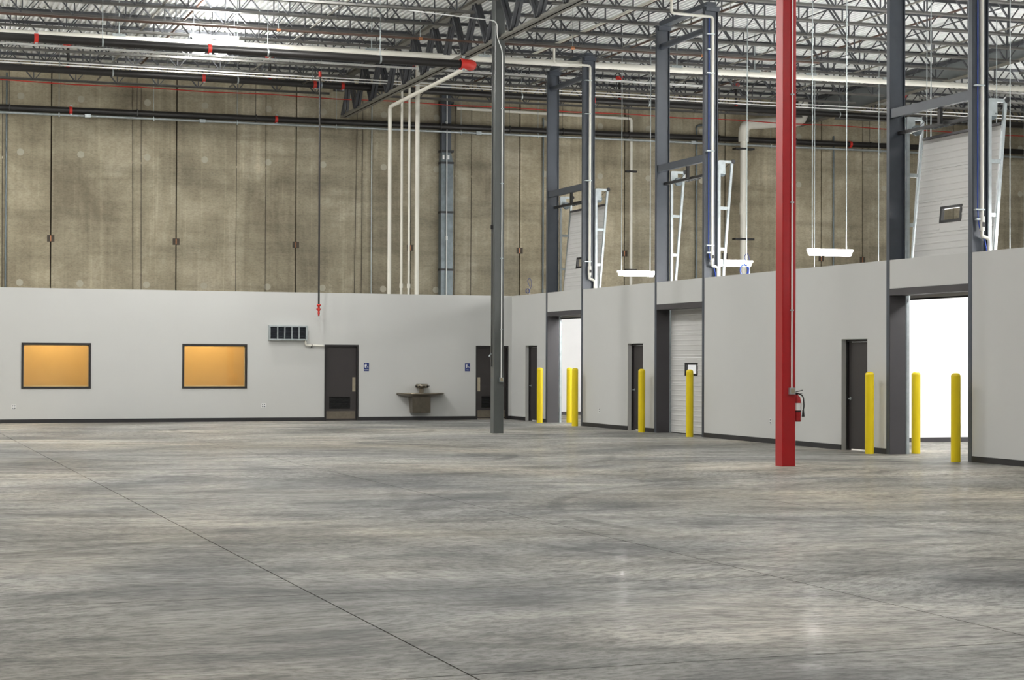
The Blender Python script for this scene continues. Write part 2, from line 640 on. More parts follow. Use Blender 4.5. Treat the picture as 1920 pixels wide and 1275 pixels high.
for i, (a, b) in enumerate(OPN):
    mb = MB()
    mb.box(XR - 0.008, XR + 0.36, a, b, 3.0, 3.128)                       # head
    mb.box(XR + 0.0, XR + 0.345, b - 0.012, b - 0.002, 0, 3.0)             # far jamb plate
    mb.box(XR + 0.0, XR + 0.345, a + 0.002, a + 0.012, 0, 3.0)             # near jamb plate
    struct('trim_%d' % (i + 1), mb, 'trim')
for i, (a, b) in enumerate(sd):
    f = 0.05
    x0, x1 = XR + 0.1, XR + TW + 0.02
    mb = MB().box(x0, x1, a + 0.002, a + f, 0, DZ - 0.002).box(x0, x1, b - f, b - 0.002, 0, DZ - 0.002).box(x0, x1, a + f, b - f, DZ - f, DZ - 0.002)
    d = struct('door_%d' % (i + 3), mb, 'doorframe')
    lx = XR + 0.135
    MB().box(lx, lx + 0.045, a + f + 0.004, b - f - 0.004, 0.03, DZ - f - 0.004).build('leaf', 'door', d)
    hy = b - f - 0.075
    h = MB().cyl((lx - 0.004, hy, 1.02), (lx + 0.002, hy, 1.02), 0.034, 16).build('rose', 'galv', d)
    MB().tube([(lx, hy, 1.02), (lx - 0.055, hy, 1.02), (lx - 0.055, hy - 0.12, 1.02)], 0.011, 8, 0.02).build('lever', 'galv', h)

# side rooms behind the right wall
struct('wall_room_side', MB().box(XR + TW + 0.5, 30, 33.9, 34.05, 0, WH - 0.05).box(XR + TW, XR + TW + 0.5, 33.9, 34.05, 0, WH - 0.05), 'roomwhite')
struct('wall_room_back', MB().box(XR + TW, 30, 54.4, 54.55, 0, WH - 0.05), 'roomwhite')
struct('wall_room_outer', MB().box(30, 30.15, 10, 54.55, 0, WH - 0.05), 'roomwhite')
struct('baseboard_room', MB().box(XR + TW, 30, 33.885, 33.9, 0, 0.1).box(XR + TW, 30, 54.385, 54.4, 0, 0.1), 'trim')
# rest of the shell, out of the frame
struct('wall_left', MB().box(-12.3, -12, -8, YC, 0, DECK + 0.3), 'precast')
struct('wall_front', MB().box(-12, 48, -8.3, -8, 0, DECK + 0.3), 'drywall')
struct('wall_outer', MB().box(48, 48.3, -8, YC, 0, DECK + 0.3), 'precast')


# ------------------------------------------------------------------ columns
def column(x, y, mat, label, z1):
    t = thing('steel_column', label, 'column', (x, y, 0))
    h = 0.125
    c = 0.012
    poly = [(-h + c, -h), (h - c, -h), (h, -h + c), (h, h - c), (h - c, h), (-h + c, h), (-h, h - c), (-h, -h + c)]
    MB().prism([(x + a, y + b) for a, b in poly], 'z', 0, z1).build('shaft', mat, t)
    MB().box(x - 0.17, x + 0.17, y - 0.17, y + 0.17, z1, z1 + 0.02).build('cap_plate', mat, t)
    return t


column(14.505, 40.845, 'colgrey', 'square grey steel column under the roof girder, beside the far restroom door', DECK - 0.16)
column(14.615, 26.745, 'red', 'tall square red painted steel column carrying a fire extinguisher', DECK - 0.16)


def column_conduit(x, y, label, top, zb, zlist, cord=None):
    t = thing('electrical_conduit', label, 'conduit', (x, y, zb))
    yy = y - 0.125 - 0.018
    MB().tube([(x, yy, zb)] + top, 0.014, 8, 0.15).build('pipe', 'white', t)
    MB().box(x - 0.052, x + 0.052, y - 0.125 - 0.05, y - 0.127, zb - 0.11, zb).build('junction_box', 'galv', t)
    MB().box(x - 0.035, x + 0.035, y - 0.125 - 0.054, y - 0.125 - 0.049, zb - 0.095, zb - 0.015).build('cover', 'brushed', t)
    for z in zlist:
        MB().box(x - 0.03, x + 0.03, yy - 0.016, yy + 0.016, z - 0.012, z + 0.012).build('strap', 'galv', t)


column_conduit(14.56, 40.845, 'white conduit and box strapped to the grey square column',
               [(14.56, 40.70, 9.2), (14.42, 40.70, 9.5), (14.42, 40.70, 9.9), (12.2, 40.70, 10.0)], 1.34, (2.5, 4.2, 6, 7.8))
column_conduit(14.655, 26.745, 'white conduit and box strapped to the red column', [(14.655, 26.60, DECK - 0.2)], 1.31, (2.6, 4.4, 6.2))
t = thing('black_cable_run', 'thin black cord running down the left side of the grey column', 'cord', (14.36, 40.845, 1.6))
MB().cyl((14.363, 40.845, 1.6), (14.363, 40.845, 9.3), 0.011, 6).build('cord', 'black', t)
MB().box(14.33, 14.38, 40.82, 40.87, 4.9, 5.0).build('clip', 'black', t)
MB().tube([(14.363, 40.845, 1.9), (14.30, 40.8, 1.88), (14.28, 40.78, 1.84)], 0.014, 6).build('hook', 'galv', t)

# fire extinguisher on the red column
ex, ey = 14.615 + 0.125 + 0.085, 26.74
t = thing('fire_extinguisher', 'red fire extinguisher hung on the right side of the red column', 'fire extinguisher', (ex, ey, 0.74))
MB().lathe([(0, 0.74), (0.07, 0.74), (0.075, 0.76), (0.075, 1.1), (0.06, 1.15), (0.03, 1.175), (0.022, 1.2), (0, 1.2)], ex, ey, 20).build('cylinder', 'red', t)
MB().cyl((ex, ey, 1.19), (ex, ey, 1.225), 0.025, 12).build('valve', 'black', t)
MB().bar((ex - 0.02, ey, 1.235), (ex + 0.1, ey - 0.02, 1.265), 0.02, 0.012).bar((ex - 0.02, ey, 1.215), (ex + 0.09, ey - 0.02, 1.205), 0.02, 0.01).build('handle', 'black', t)
MB().tube([(ex + 0.02, ey - 0.02, 1.21), (ex + 0.095, ey - 0.05, 1.17), (ex + 0.105, ey - 0.06, 1.0), (ex + 0.09, ey - 0.06, 0.93)], 0.011, 8, 0.05).build('hose', 'black', t)
MB().tube([(ex + 0.09, ey - 0.06, 0.94), (ex + 0.09, ey - 0.062, 0.82)], [0.014, 0.026], 8).build('nozzle', 'black', t)
MB().lathe([(0.0765, 0.93), (0.0765, 1.05)], ex, ey, 10, math.radians(215), math.radians(300)).build('label_plate', 'white', t)
MB().lathe([(0.0768, 0.9), (0.0768, 0.925)], ex, ey, 20).build('strap', 'black', t)
MB().box(14.741, ex - 0.074, ey - 0.03, ey + 0.03, 0.9, 1.1).build('bracket', 'black', t)

# ------------------------------------------------------------------ bollards
BOL = [(18.12, 47.42, 'farthest yellow bollard, beside the narrow dark door near the wall corner'),
       (19.05, 47.5, 'yellow bollard inside the farthest lit doorway, half hidden behind another'),
       (18.125, 44.79, 'yellow bollard in front of the right edge of the farthest lit doorway'),
       (18.13, 40.45, 'yellow bollard left of the closed overhead door, beside the middle dark door'),
       (18.13, 37.74, 'yellow bollard in front of the right edge of the closed overhead door'),
       (18.13, 29.88, 'yellow bollard beside the near dark door with lever handle'),
       (19.05, 29.72, 'yellow bollard standing inside the near lit doorway'),
       (18.135, 27.03, 'yellow bollard nearest the camera, at the right edge of the near doorway')]
prof = [(0.084, 0), (0.084, 1.5), (0.08, 1.522), (0.062, 1.543), (0.035, 1.555), (0, 1.558)]
b0 = None
for x, y, lab in BOL:
    if b0 is None:
        b0 = thing('bollard', lab, 'bollard', (x, y, 0), 'yellow bollards along the right wall')
        MB().lathe(prof[:2], 0, 0, 24).build('sleeve', 'yellow', b0, (0, 0, 0))
        MB().lathe(prof[1:], 0, 0, 24).build('dome_cap', 'yellow', b0, (0, 0, 0))
    else:
        b = copy_tree(b0, (x, y, 0))
        b['label'] = lab

# ------------------------------------------------------------------ door support frames and overhead doors
POST_D, PZ = 0.34, 9.93


def wsec(x0, yc, d, bf, tf, tw):
    h = bf / 2
    return [(x0, yc - h), (x0 + tf, yc - h), (x0 + tf, yc - tw / 2), (x0 + d - tf, yc - tw / 2), (x0 + d - tf, yc - h), (x0 + d, yc - h),
            (x0 + d, yc + h), (x0 + d - tf, yc + h), (x0 + d - tf, yc + tw / 2), (x0 + tf, yc + tw / 2), (x0 + tf, yc + h), (x0, yc + h)]


names = ['farthest', 'middle', 'nearest']
for i, (a, b) in enumerate(OPN):
    t = thing('door_frame_posts', '%s pair of tall dark grey steel posts rising beside the overhead door to the roof' % names[i], 'steel frame', (XR, (a + b) / 2, 0))
    x0 = XR - 0.006
    ya, yb = a - FLG / 2, b + FLG / 2
    for yc in (ya, yb):
        MB().prism(wsec(x0, yc, POST_D, FLG, 0.012, 0.01), 'z', 0, PZ).build('post', 'steel', t)
        MB().box(x0 - 0.05, x0 + POST_D + 0.06, yc - 0.12, yc + 0.12, PZ, PZ + 0.02).box(x0 + 0.02, x0 + POST_D + 0.02, yc - 0.09, yc + 0.09, PZ - 0.09, PZ).build('cap_plate', 'steel', t)
    MB().box(x0 + 0.08, x0 + 0.3, ya, yb, PZ + 0.021, PZ + 0.14).build('top_beam', 'steel', t)
    MB().tube([(x0 + 0.15, ya + 0.01, 9.45), (x0 + 0.15, yb - 0.01, 9.45)], 0.075, 14).build('round_strut', 'steel', t)
    zc = 6.45
    cb = MB()
    cb.prism([(x0 + 0.02, zc - 0.085), (x0 + 0.03, zc - 0.085), (x0 + 0.03, zc + 0.075), (x0 + 0.12, zc + 0.075), (x0 + 0.12, zc + 0.085), (x0 + 0.02, zc + 0.085)], 'y', ya + 0.006, yb - 0.006)
    cb.box(x0 + 0.03, x0 + 0.12, ya + 0.006, yb - 0.006, zc - 0.085, zc - 0.075)
    cb.build('cross_beam', 'steel', t)
    zs = 6.12
    MB().box(x0 + 0.2, x0 + 0.27, ya + 0.006, yb - 0.006, zs - 0.06, zs - 0.05).box(x0 + 0.2, x0 + 0.21, ya + 0.006, yb - 0.006, zs - 0.05, zs).build('spring_angle', 'black', t)
    ym = a + 0.42 * (b - a)
    MB().box(x0 + 0.1, x0 + 0.16, ym - 0.04, ym + 0.04, zs - 0.05, zc - 0.08).build('hanger', 'black', t)

# one ribbed section, local coordinates: y 0..w, z 0..SH, face at x=0
DW = OPN[0][1] - OPN[0][0] - 0.06
NS, SH = 5, 0.605


def section_mesh(w, hole=None):
    pr = [(0.0, 0.0)]
    nr = 5
    for k in range(nr):
        z = (k + 0.5) * SH / nr
        pr += [(0.0, z - 0.02), (-0.006, z - 0.012), (-0.006, z + 0.012), (0.0, z + 0.02)]
    pr += [(0.0, SH - 0.008), (0.008, SH - 0.004), (0.045, SH - 0.004), (0.045, 0.0)]
    if not hole:
        return MB().prism(pr, 'y', 0, w)
    y0, y1, z0, z1 = hole
    m = MB().prism(pr, 'y', 0, y0).prism(pr, 'y', y1, w)
    m.box(0, 0.045, y0, y1, 0, z0).box(0, 0.045, y0, y1, z1, SH - 0.006)
    return m


HOLE = (1.0, 1.68, 0.18, 0.47)
sec = section_mesh(DW).mesh('section', 'doorpanel')
secw = section_mesh(DW, HOLE).mesh('section', 'doorpanel')
y0, y1, z0, z1 = HOLE
wfm = MB()
e = 0.05
wfm.box(-0.012, 0.05, y0 - 0.01, y0 + e, z0 - 0.01, z1 + 0.01).box(-0.012, 0.05, y1 - e, y1 + 0.01, z0 - 0.01, z1 + 0.01)
wfm.box(-0.012, 0.05, y0 + e, y1 - e, z0 - 0.01, z0 + e - 0.01).box(-0.012, 0.05, y0 + e, y1 - e, z1 - e + 0.01, z1 + 0.01)
wfm = wfm.mesh('window_frame', 'black')
wpm = MB().box(0.012, 0.016, y0 + e, y1 - e, z0 + e - 0.01, z1 - e + 0.01).mesh('pane', 'glass')
lab = ['white sectional overhead door raised above the farthest lit doorway', 'white sectional overhead door lowered shut in the middle opening',
       'white sectional overhead door raised above the near lit doorway']
for i, (a, b) in enumerate(OPN):
    opened = i != 1
    t = thing('overhead_door', lab[i], 'overhead door', (XR + 0.4, (a + b) / 2, 0))
    ys = a + 0.03
    bx, bz = XR + 0.385, 0.02
    lean = 0.0
    if opened:
        bx, bz, lean = XR + 0.40, 2.95, math.radians(5.6)
    for k in range(NS):
        off = k * SH
        loc = (bx + math.sin(lean) * off, ys, bz + math.cos(lean) * off)
        o = inst(secw if k == 2 else sec, 'section', t, loc, (0, lean, 0))
        if k == 2:
            for me, nm in ((wfm, 'window_frame'), (wpm, 'pane')):
                c = bpy.data.objects.new(nm, me)
                C.objects.link(c)
                c.parent = o
    if opened:
        zt = bz + NS * SH
        xt = bx + math.sin(lean) * NS * SH
        MB().box(xt - 0.03, xt + 0.02, ys, ys + DW, zt - 0.02, zt + 0.03).build('top_seal', 'trim', t)
        MB().box(bx - 0.002, bx + 0.05, ys, ys + DW, bz - 0.03, bz).build('bottom_seal', 'black', t)
    else:
        MB().box(bx, bx + 0.045, ys, ys + DW, 0.0, 0.02).build('bottom_seal', 'black', t)
    xb, xt2, zb, zt2 = XR + 0.47, XR + 0.74, 3.1, 6.38
    for yc, sg in ((a - 0.03, -1), (b + 0.03, 1)):
        MB().box(XR + 0.375, XR + 0.435, yc - 0.03, yc + 0.03, 0, 6.4).build('track_angle', 'galv', t)
        MB().bar((xb, yc, zb), (xt2, yc, zt2), 0.05, 0.055).build('track', 'galv', t)
        for z in (3.3, 4.35, 5.3):
            xe = xb + (xt2 - xb) * (z - zb) / (zt2 - zb)
            MB().box(XR + 0.43, xe, yc - 0.012, yc + 0.012, z - 0.035, z + 0.035).build('bracket', 'galv', t)
        MB().box(XR + 0.4, xt2, yc - 0.025, yc + 0.025, 6.35, 6.41).build('top_arm', 'galv', t)
        MB().box(XR + 0.43, XR + 0.56, yc - 0.02, yc + 0.02, 6.1, 6.38).build('bearing_plate', 'galv', t)
        d0 = yc - sg * 0.12
        MB().tube([(XR + 0.53, d0 - 0.03, 6.14), (XR + 0.53, d0, 6.14), (XR + 0.53, d0 + 0.03, 6.14)], [0.1, 0.07, 0.1], 18).build('cable_drum', 'galvduct', t)
        MB().cyl((XR + 0.5, d0, 6.14), (xt2, d0, 6.36), 0.006, 6).build('lift_cable', 'black', t)
        MB().tube([(xt2 + 0.02, yc - 0.03, 6.39), (xt2 + 0.02, yc + 0.03, 6.39)], 0.05, 14).build('pulley', 'black', t)
    MB().cyl((XR + 0.53, a - 0.08, 6.14), (XR + 0.53, b + 0.08, 6.14), 0.0127, 8).build('shaft', 'galv', t)
    for s0, s1 in ((a + 0.35, a + 1.0), (a + 1.25, a + 1.95)):
        MB().cyl((XR + 0.53, s0, 6.14), (XR + 0.53, s1, 6.14), 0.043, 12).build('torsion_spring', 'black', t)
        for q in range(4):
            y = s0 + (q + 0.5) * (s1 - s0) / 4
            MB().tube([(XR + 0.53, y - 0.012, 6.14), (XR + 0.53, y + 0.012, 6.14)], 0.05, 12).build('spring_band', 'galvduct', t)

# white drain pipes and blue hoses on the near posts
for i, (a, b) in enumerate(OPN):
    px, py = XR + 0.17, a - FLG - 0.045
    t = thing('drain_pipe', 'white vertical pipe clamped to the near post of the %s overhead door' % names[i], 'pipe', (px, py, WH))
    MB().tube([(17.5, py, 10.1), (17.5, py, 9.72), (px, py, 9.70), (px, py, 4.02), (px, py, 3.95), (px + 0.15, py, 3.92), (px + 0.15, py, WH - 0.4)], 0.033, 10, 0.07).build('pipe', 'pvc', t)
    MB().cyl((px, py, 4.05), (px, py, 4.3), 0.048, 12).build('trap', 'pvc', t)
    MB().box(px - 0.02, px + 0.03, py - 0.055, py - 0.03, 4.12, 4.2).build('valve_lever', 'black', t)
    for z in (4.42, 6.6, 8.4, 9.3):
        MB().box(px - 0.15, px + 0.04, py - 0.04, py + 0.04, z - 0.012, z + 0.012).build('clamp', 'galv', t)
    if i:
        t = thing('air_hose', 'blue air line running down the near post of the %s overhead door' % names[i], 'hose', (px - 0.1, py, 4))
        MB().tube([(px - 0.09, py, 9.7), (px - 0.09, py, 4.35), (px - 0.06, py, 4.1), (px + 0.08, py, 3.85), (px + 0.1, py, WH - 0.1)], 0.009, 8, 0.12).build('line', 'hose', t)
        for z in (4.25, 8.95):
            MB().box(px - 0.13, px - 0.05, py - 0.03, py + 0.03, z - 0.015, z + 0.015).build('clip', 'galv', t)

# blue cord coils hanging on short stubs behind the right wall top
for k, (x, y, lb) in enumerate([(18.75, 50.1, 'small blue cord coil above the wall corner, near the grey column'), (18.95, 36.6, 'blue cord coil above the wall, right of the closed overhead door'),
                                (18.95, 25.9, 'blue cord coil above the wall at the far right edge')]):
    t = thing('cord_coil', lb, 'cord', (x, y, WH))
    MB().box(XR + TW - 0.002, x + 0.12, y - 0.01, y + 0.01, 3.55, 3.58).build('bracket', 'galv', t)
    if not k:
        MB().cyl((x + 0.06, y, 3.56), (x + 0.06, y, 3.9), 0.008, 6).build('stub_pipe', 'galv', t)
    if k:
        MB().cyl((x + 0.12, y, 3.3), (x + 0.12, y, 4.02), 0.014, 8).build('stub_pipe', 'white', t)
    cz = 3.82
    for q in range(3):
        r = 0.125 - 0.012 * q if k else 0.06
        pts = [(x + r * math.cos(u) * 0.92, y + 0.015 * q, cz + r * math.sin(u) * 1.1) for u in [2 * math.pi * s / 20 for s in range(21)]]
        MB().tube(pts, 0.009, 6).build('loop', 'hose' if k else 'blue', t)
    MB().tube([(x + 0.1, y, cz + 0.05), (x - 0.02, y, cz + 0.3), (x + 0.06, y, cz + 0.4), (x + 0.12, y, cz + 0.28), (x + 0.11, y, cz + 0.1)], 0.008, 6, 0.08).build('tail', 'blue', t)


# ------------------------------------------------------------------ roof girder and draft curtain
def girder(x, y0, y1, zb, zt, label, nodes):
    t = thing('roof_girder', label, 'girder', (x, y0, zb))
    for z, nm in ((zb, 'bottom_chord'), (zt - 0.12, 'top_chord')):
        up_ = 1 if nm == 'bottom_chord' else -1
        zz = z if up_ > 0 else zt
        mb = MB()
        for s in (-1, 1):
            xi = x + s * 0.012
            xo = x + s * 0.135
            x_lo, x_hi = min(xi, xo), max(xi, xo)
            mb.box(x_lo, x_hi, y0, y1 if nm == 'bottom_chord' else YC - 0.05, min(zz, zz + up_ * 0.014), max(zz, zz + up_ * 0.014))
            mb.box(min(xi, xi + s * 0.014), max(xi, xi + s * 0.014), y0, y1 if nm == 'bottom_chord' else YC - 0.05, min(zz, zz + up_ * 0.125), max(zz, zz + up_ * 0.125))
        mb.build(nm, 'girder', t)
    L = JS
    for k in nodes:
        yt = COLY + k * L
        for s in (-1, 1):
            ym = yt + s * L / 2
            ybot = yt + L / 2 if s > 0 else yt - L / 2
            if ybot > y1 - 0.1 or ybot < y0:
                ybot = min(ybot, y1 - 0.1)
            for q in (-0.05, 0.05):
                MB().bar((x + q, yt + s * 0.08, zt - 0.1), (x + q, ybot - s * 0.05, zb + 0.1), 0.055, 0.075, (1, 0, 0)).build('diagonal', 'joist', t)
        for q in (-0.05, 0.05):
            MB().bar((x + q * 0.6, yt, zt - 0.1), (x + q * 0.6, yt + L / 2, zb + 0.1), 0.03, 0.05, (1, 0, 0)).build('web', 'joist', t)
    MB().box(x - 0.16, x + 0.16, YC - 0.22, YC - 0.005, zt - 0.36, zt - 0.11).build('bearing', 'joist', t)
    return t


girder(14.55, 12.0, 55.6, 9.46, 10.75, 'long grey truss girder running diagonally under the roof to the concrete wall', range(-9, 9))

t = thing('draft_curtain', 'solid grey sheet metal curtain beam hanging under the right part of the roof', 'beam', (31.3, 40, 10))
zf = lambda y: 10.08 + 0.027 * (56.3 - y)
mb = MB()
ya, yb = 26.0, 56.35
step = 3.0
y = yb
while y > ya + 0.1:
    y2 = max(ya, y - step)
    MB().add([(31.28, y, zf(y)), (31.28, y2 + 0.01, zf(y2)), (31.28, y2 + 0.01, zr(31.3) - 0.02), (31.28, y, zr(31.3) - 0.02), (31.3, y, zf(y)), (31.3, y2 + 0.01, zf(y2)), (31.3, y2 + 0.01, zr(31.3) - 0.02), (31.3, y, zr(31.3) - 0.02)],
             [(0, 1, 2, 3), (7, 6, 5, 4), (0, 4, 5, 1), (2, 6, 7, 3), (0, 3, 7, 4), (1, 5, 6, 2)]).build('sheet', 'curtain', t)
    y = y2
MB().bar((31.29, yb, zf(yb)), (31.29, ya, zf(ya)), 0.26, 0.02).build('bottom_flange', 'girder', t)
MB().bar((31.22, yb, zr(31.2) - 0.09), (31.22, ya, zr(31.2) - 0.09), 0.1, 0.1).build('top_angle', 'joist', t)


# ------------------------------------------------------------------ bar joists
def shear(mb):
    mb.v = [(x, y, z + SLOPE * (x - 14.55)) for x, y, z in mb.v]
    return mb


def joist_meshes(x0, x1):
    zt, zb = DECK - 0.004, DECK - JD
    me = {}
    mb = MB()
    for s in (-1, 1):
        yi, yo = s * 0.012, s * 0.075
        mb.box(x0, x1, min(yi, yo), max(yi, yo), zt - 0.007, zt).box(x0, x1, min(yi, yi + s * 0.007), max(yi, yi + s * 0.007), zt - 0.07, zt - 0.007)
    me['top_chord'] = shear(mb).mesh('top_chord', 'joist')
    mb = MB()
    for s in (-1, 1):
        yi, yo = s * 0.012, s * 0.07
        mb.box(x0 + 0.55, x1 - 0.55, min(yi, yo), max(yi, yo), zb, zb + 0.007).box(x0 + 0.55, x1 - 0.55, min(yi, yi + s * 0.007), max(yi, yi + s * 0.007), zb + 0.007, zb + 0.065)
    me['bottom_chord'] = shear(mb).mesh('bottom_chord', 'chord')
    hz = zt - zb
    pn = 1.22
    me['dl'] = MB().bar((-pn / 2, 0, hz - 0.04), (-0.03, 0, 0.03), 0.034, 0.046, (0, 1, 0)).mesh('diagonal', 'joist')
    me['dr'] = MB().bar((pn / 2, 0, hz - 0.04), (0.03, 0, 0.03), 0.026, 0.03, (0, 1, 0)).mesh('diagonal', 'joist')
    me['v'] = MB().bar((0, 0, 0.03), (0, 0, hz - 0.04), 0.03, 0.03, (0, 1, 0)).mesh('vertical', 'joist')
    mid = (x0 + x1) / 2
    k = int((mid - x0 - 0.7) / pn)
    me['nodes'] = [mid + q * pn for q in range(-k, k + 1)]
    return me


ORD = ['first', 'second', 'third', 'fourth', 'fifth', 'sixth', 'seventh', 'eighth', 'ninth', 'tenth', 'eleventh', 'twelfth']


def joist(me, y, lab, grp, jitter, xr):
    t = thing('roof_joist', lab, 'roof joist', ((xr[0] + xr[1]) / 2, y, zr((xr[0] + xr[1]) / 2) - JD), grp)
    for nm in ('top_chord', 'bottom_chord'):
        inst(me[nm], nm, t, (0, y, 0))
    for xn in me['nodes']:
        if not (xr[0] < xn < xr[1]):
            continue
        inst(me['dl'], 'diagonal', t, (xn, y, zr(xn) - JD))
        inst(me['dr'], 'diagonal', t, (xn, y, zr(xn) - JD))
        inst(me['v'], 'vertical', t, (xn, y, zr(xn) - JD))


jl = joist_meshes(-2.2, 14.45)
jr = joist_meshes(14.65, 31.2)
jr2 = joist_meshes(31.4, 47.9)
for n_, k in enumerate(range(8, -4, -1)):
    y = COLY + k * JS
    if k == 0:
        pass
    if k >= -1:
        joist(jl, y, 'open web roof joist left of the girder, %s out from the concrete wall' % ORD[n_], 'roof joists left of the girder', 0, (2.2, 14.2))
    joist(jr, y, 'open web roof joist right of the girder, %s out from the concrete wall' % ORD[n_], 'roof joists right of the girder', 0, (14.8, 31.1))
    if k >= 0:
        joist(jr2, y, 'far open web joist beyond the draft curtain, %s out from the concrete wall' % ORD[n_], 'roof joists beyond the draft curtain', 0, (31.5, 40))
# bridging angles along Y
for k, (x, y0) in enumerate([(2.75, 38), (6.75, 38), (10.75, 39.6), (19.3, 33), (23.4, 33), (27.5, 33)]):
    side = 'left' if x < 14 else 'right'
    z = zr(x) - JD
    t = thing('bridging', '%s line of bridging angles tied across the joists %s of the girder' % (ORD[k % 3], side), 'bridging', (x, y0, z))
    MB().box(x - 0.02, x + 0.02, y0, 54.9, z + 0.066, z + 0.072).box(x - 0.02, x - 0.016, y0, 54.9, z + 0.072, z + 0.1).build('bottom_angle', 'girder', t)
    zt = zr(x) - 0.085
    MB().box(x + 0.1, x + 0.14, y0, 54.9, zt, zt + 0.005).box(x + 0.1, x + 0.104, y0, 54.9, zt - 0.03, zt).build('top_angle', 'joist', t)


# ------------------------------------------------------------------ pipes
def pipe(name, label, pts, r, mat, cat='pipe', bend=0.0, n=14, coup=(), hang=(), hz=10.85, clips=(), grp=None):
    """coup/hang: positions along X of couplings and clevis hangers on a straight run along X"""
    t = thing(name, label, cat, pts[0], grp)
    MB().tube(pts, r, n, bend).build('pipe', mat, t)
    y, z = pts[0][1], pts[0][2]
    y0_, z0_, x0_, dz_ = y, z, pts[0][0], 0.0
    if abs(pts[1][0] - pts[0][0]) > 5:
        dz_ = (pts[1][2] - pts[0][2]) / (pts[1][0] - pts[0][0])
    for x in coup:
        z = z0_ + (x - x0_) * dz_
        c = MB().tube([(x - 0.045, y, z), (x + 0.045, y, z)], r * 1.17, n).build('coupling', 'redfit', t, label='red pipe coupling')
        for q in (-1, 1):
            MB().box(x - 0.03, x + 0.03, y - r * 1.25, y - r * 1.0, z + q * r * 1.28 - r * 0.15, z + q * r * 1.28 + r * 0.15).build('bolt', 'galv', c)
    for x in hang:
        z = z0_ + (x - x0_) * dz_
        h = MB().tube([(x - 0.02, y, z), (x + 0.02, y, z)], r * 1.06, n).build('hanger', 'galv', t)
        MB().cyl((x, y, z + r), (x, y, min(hz, zr(x) - 0.004)), 0.009, 6).build('rod', 'galv', h)
    return t


pipe('sprinkler_main', 'thick black sprinkler main crossing the upper left, ending at a red elbow', [(-6, 42.6, 9.084), (14.15, 42.6, 9.136)], 0.1, 'blackpipe', coup=(3.85, 7.85), hang=(5.35, 9.25, 12.05))
t = [o for o in C.objects if o.name == 'sprinkler_main'][0]
e = MB().tube([(14.12, 42.6, 9.14), (14.45, 42.6, 9.14), (14.5, 42.95, 9.16)], 0.125, 16, 0.22).build('elbow', 'redfit', t, label='red grooved elbow')
MB().tube([(14.12, 42.6, 9.14), (14.2, 42.6, 9.14)], 0.145, 16).build('collar', 'redfit', e)
for z in (8.98, 9.29):
    MB().box(14.13, 14.19, 42.43, 42.48, z - 0.03, z + 0.03).build('bolt', 'galv', e)
pipe('white_riser', 'white pipe leaving the red elbow, running under the girder and dropping to the wall', [(14.5, 42.97, 9.16), (14.72, 50.95, 9.2), (14.72, 50.95, WH - 0.3)], 0.055, 'pvc', bend=0.12)
pipe('sprinkler_main', 'long black sprinkler main with a blue band, crossing below the joists', [(-6, 52.2, 9.917), (40, 52.2, 9.925)], 0.1, 'blackpipe', coup=(9.45, 12.75, 13.6, 21.7), hang=(6.85, 10.45, 12.95, 19.3, 23.6, 30.5), hz=10.85)
MB().tube([(12.85, 52.2, 9.92), (12.93, 52.2, 9.92)], 0.104, 14).build('blue_band', 'hose', [o for o in C.objects if o.name == 'sprinkler_main.001'][0], label='blue band')
pipe('wall_main', 'black sprinkler main running along the concrete wall', [(-6, 56.05, 9.229), (45, 56.05, 9.57)], 0.1, 'blackpipe', coup=(6.1, 12.45), hang=())
t = [o for o in C.objects if o.name == 'wall_main'][0]
for x in (4.3, 8.1, 11.8, 17.9, 20.3, 22.2, 24.6, 28.0, 31, 34):
    z = 9.229 + (x + 6) / 51 * 0.341
    MB().tube([(x, 56.05, z + 0.1), (x, 56.05, zr(x) - 0.004)], 0.008, 6).build('rod', 'cable', t)
    MB().box(x - 0.015, x + 0.015, 55.94, 56.16, z - 0.112, z + 0.112).build('clevis', 'blackpipe', t)
for x in (26.0, 33.2):
    z = 9.229 + (x + 6) / 51 * 0.341
    MB().tube([(x - 0.045, 56.05, z), (x + 0.045, 56.05, z)], 0.118, 14).build('coupling', 'redfit', t, label='red pipe coupling')
t = pipe('wall_conduit', 'galvanised conduit running below the black main along the concrete wall', [(-6, 56.0, 9.093), (45, 56.0, 9.36)], 0.04, 'galv', 'conduit')
for x in (5.75, 8.6, 11.2, 14.4, 16.2, 18.6, 21.3, 25.9, 30, 34.4):
    z = 9.093 + (x + 6) / 51 * 0.267
    MB().box(x - 0.012, x + 0.012, 55.95, 56.05, z - 0.07, z + 0.05).build('strap', 'galv', t)
    MB().cyl((x, 56.0, z + 0.04), (x, 56.0, zr(x) - 0.004), 0.008, 6).build('rod', 'galv', t)
for x in (6.6, 10.1, 19.2, 27.0):
    z = 9.093 + (x + 6) / 51 * 0.267
    MB().box(x - 0.09, x + 0.09, 55.93, 56.06, z - 0.055, z + 0.05).build('conduit_box', 'galv', t)
pipe('roof_drain_pipe', 'big white horizontal roof drain pipe crossing behind the girder', [(-6, 45.1, 9.569), (40, 45.1, 9.945)], 0.084, 'pvc', n=18)
t = [o for o in C.objects if o.name == 'roof_drain_pipe'][0]
for x in (3.0, 6.05, 9.0, 12.5, 15.6, 21.2, 23.6, 25.4, 27.9):
    z = 9.569 + (x + 6) / 46 * 0.376
    MB().box(x - 0.16, x + 0.16, 44.98, 45.05, z + 0.045, z + 0.1).build('saddle', 'galv', t)
    MB().cyl((x, 45.0, z + 0.08), (x, 45.0, zr(x) - 0.004), 0.016, 6).build('rod', 'galv', t)
pipe('branch_pipe', 'thin brown sprinkler branch pipe crossing under the joists above the columns', [(-6, 43.0, 9.648), (24.5, 43.0, 9.854)], 0.03, 'brownpipe', hang=(9.6, 13.2, 17.3, 21.0))
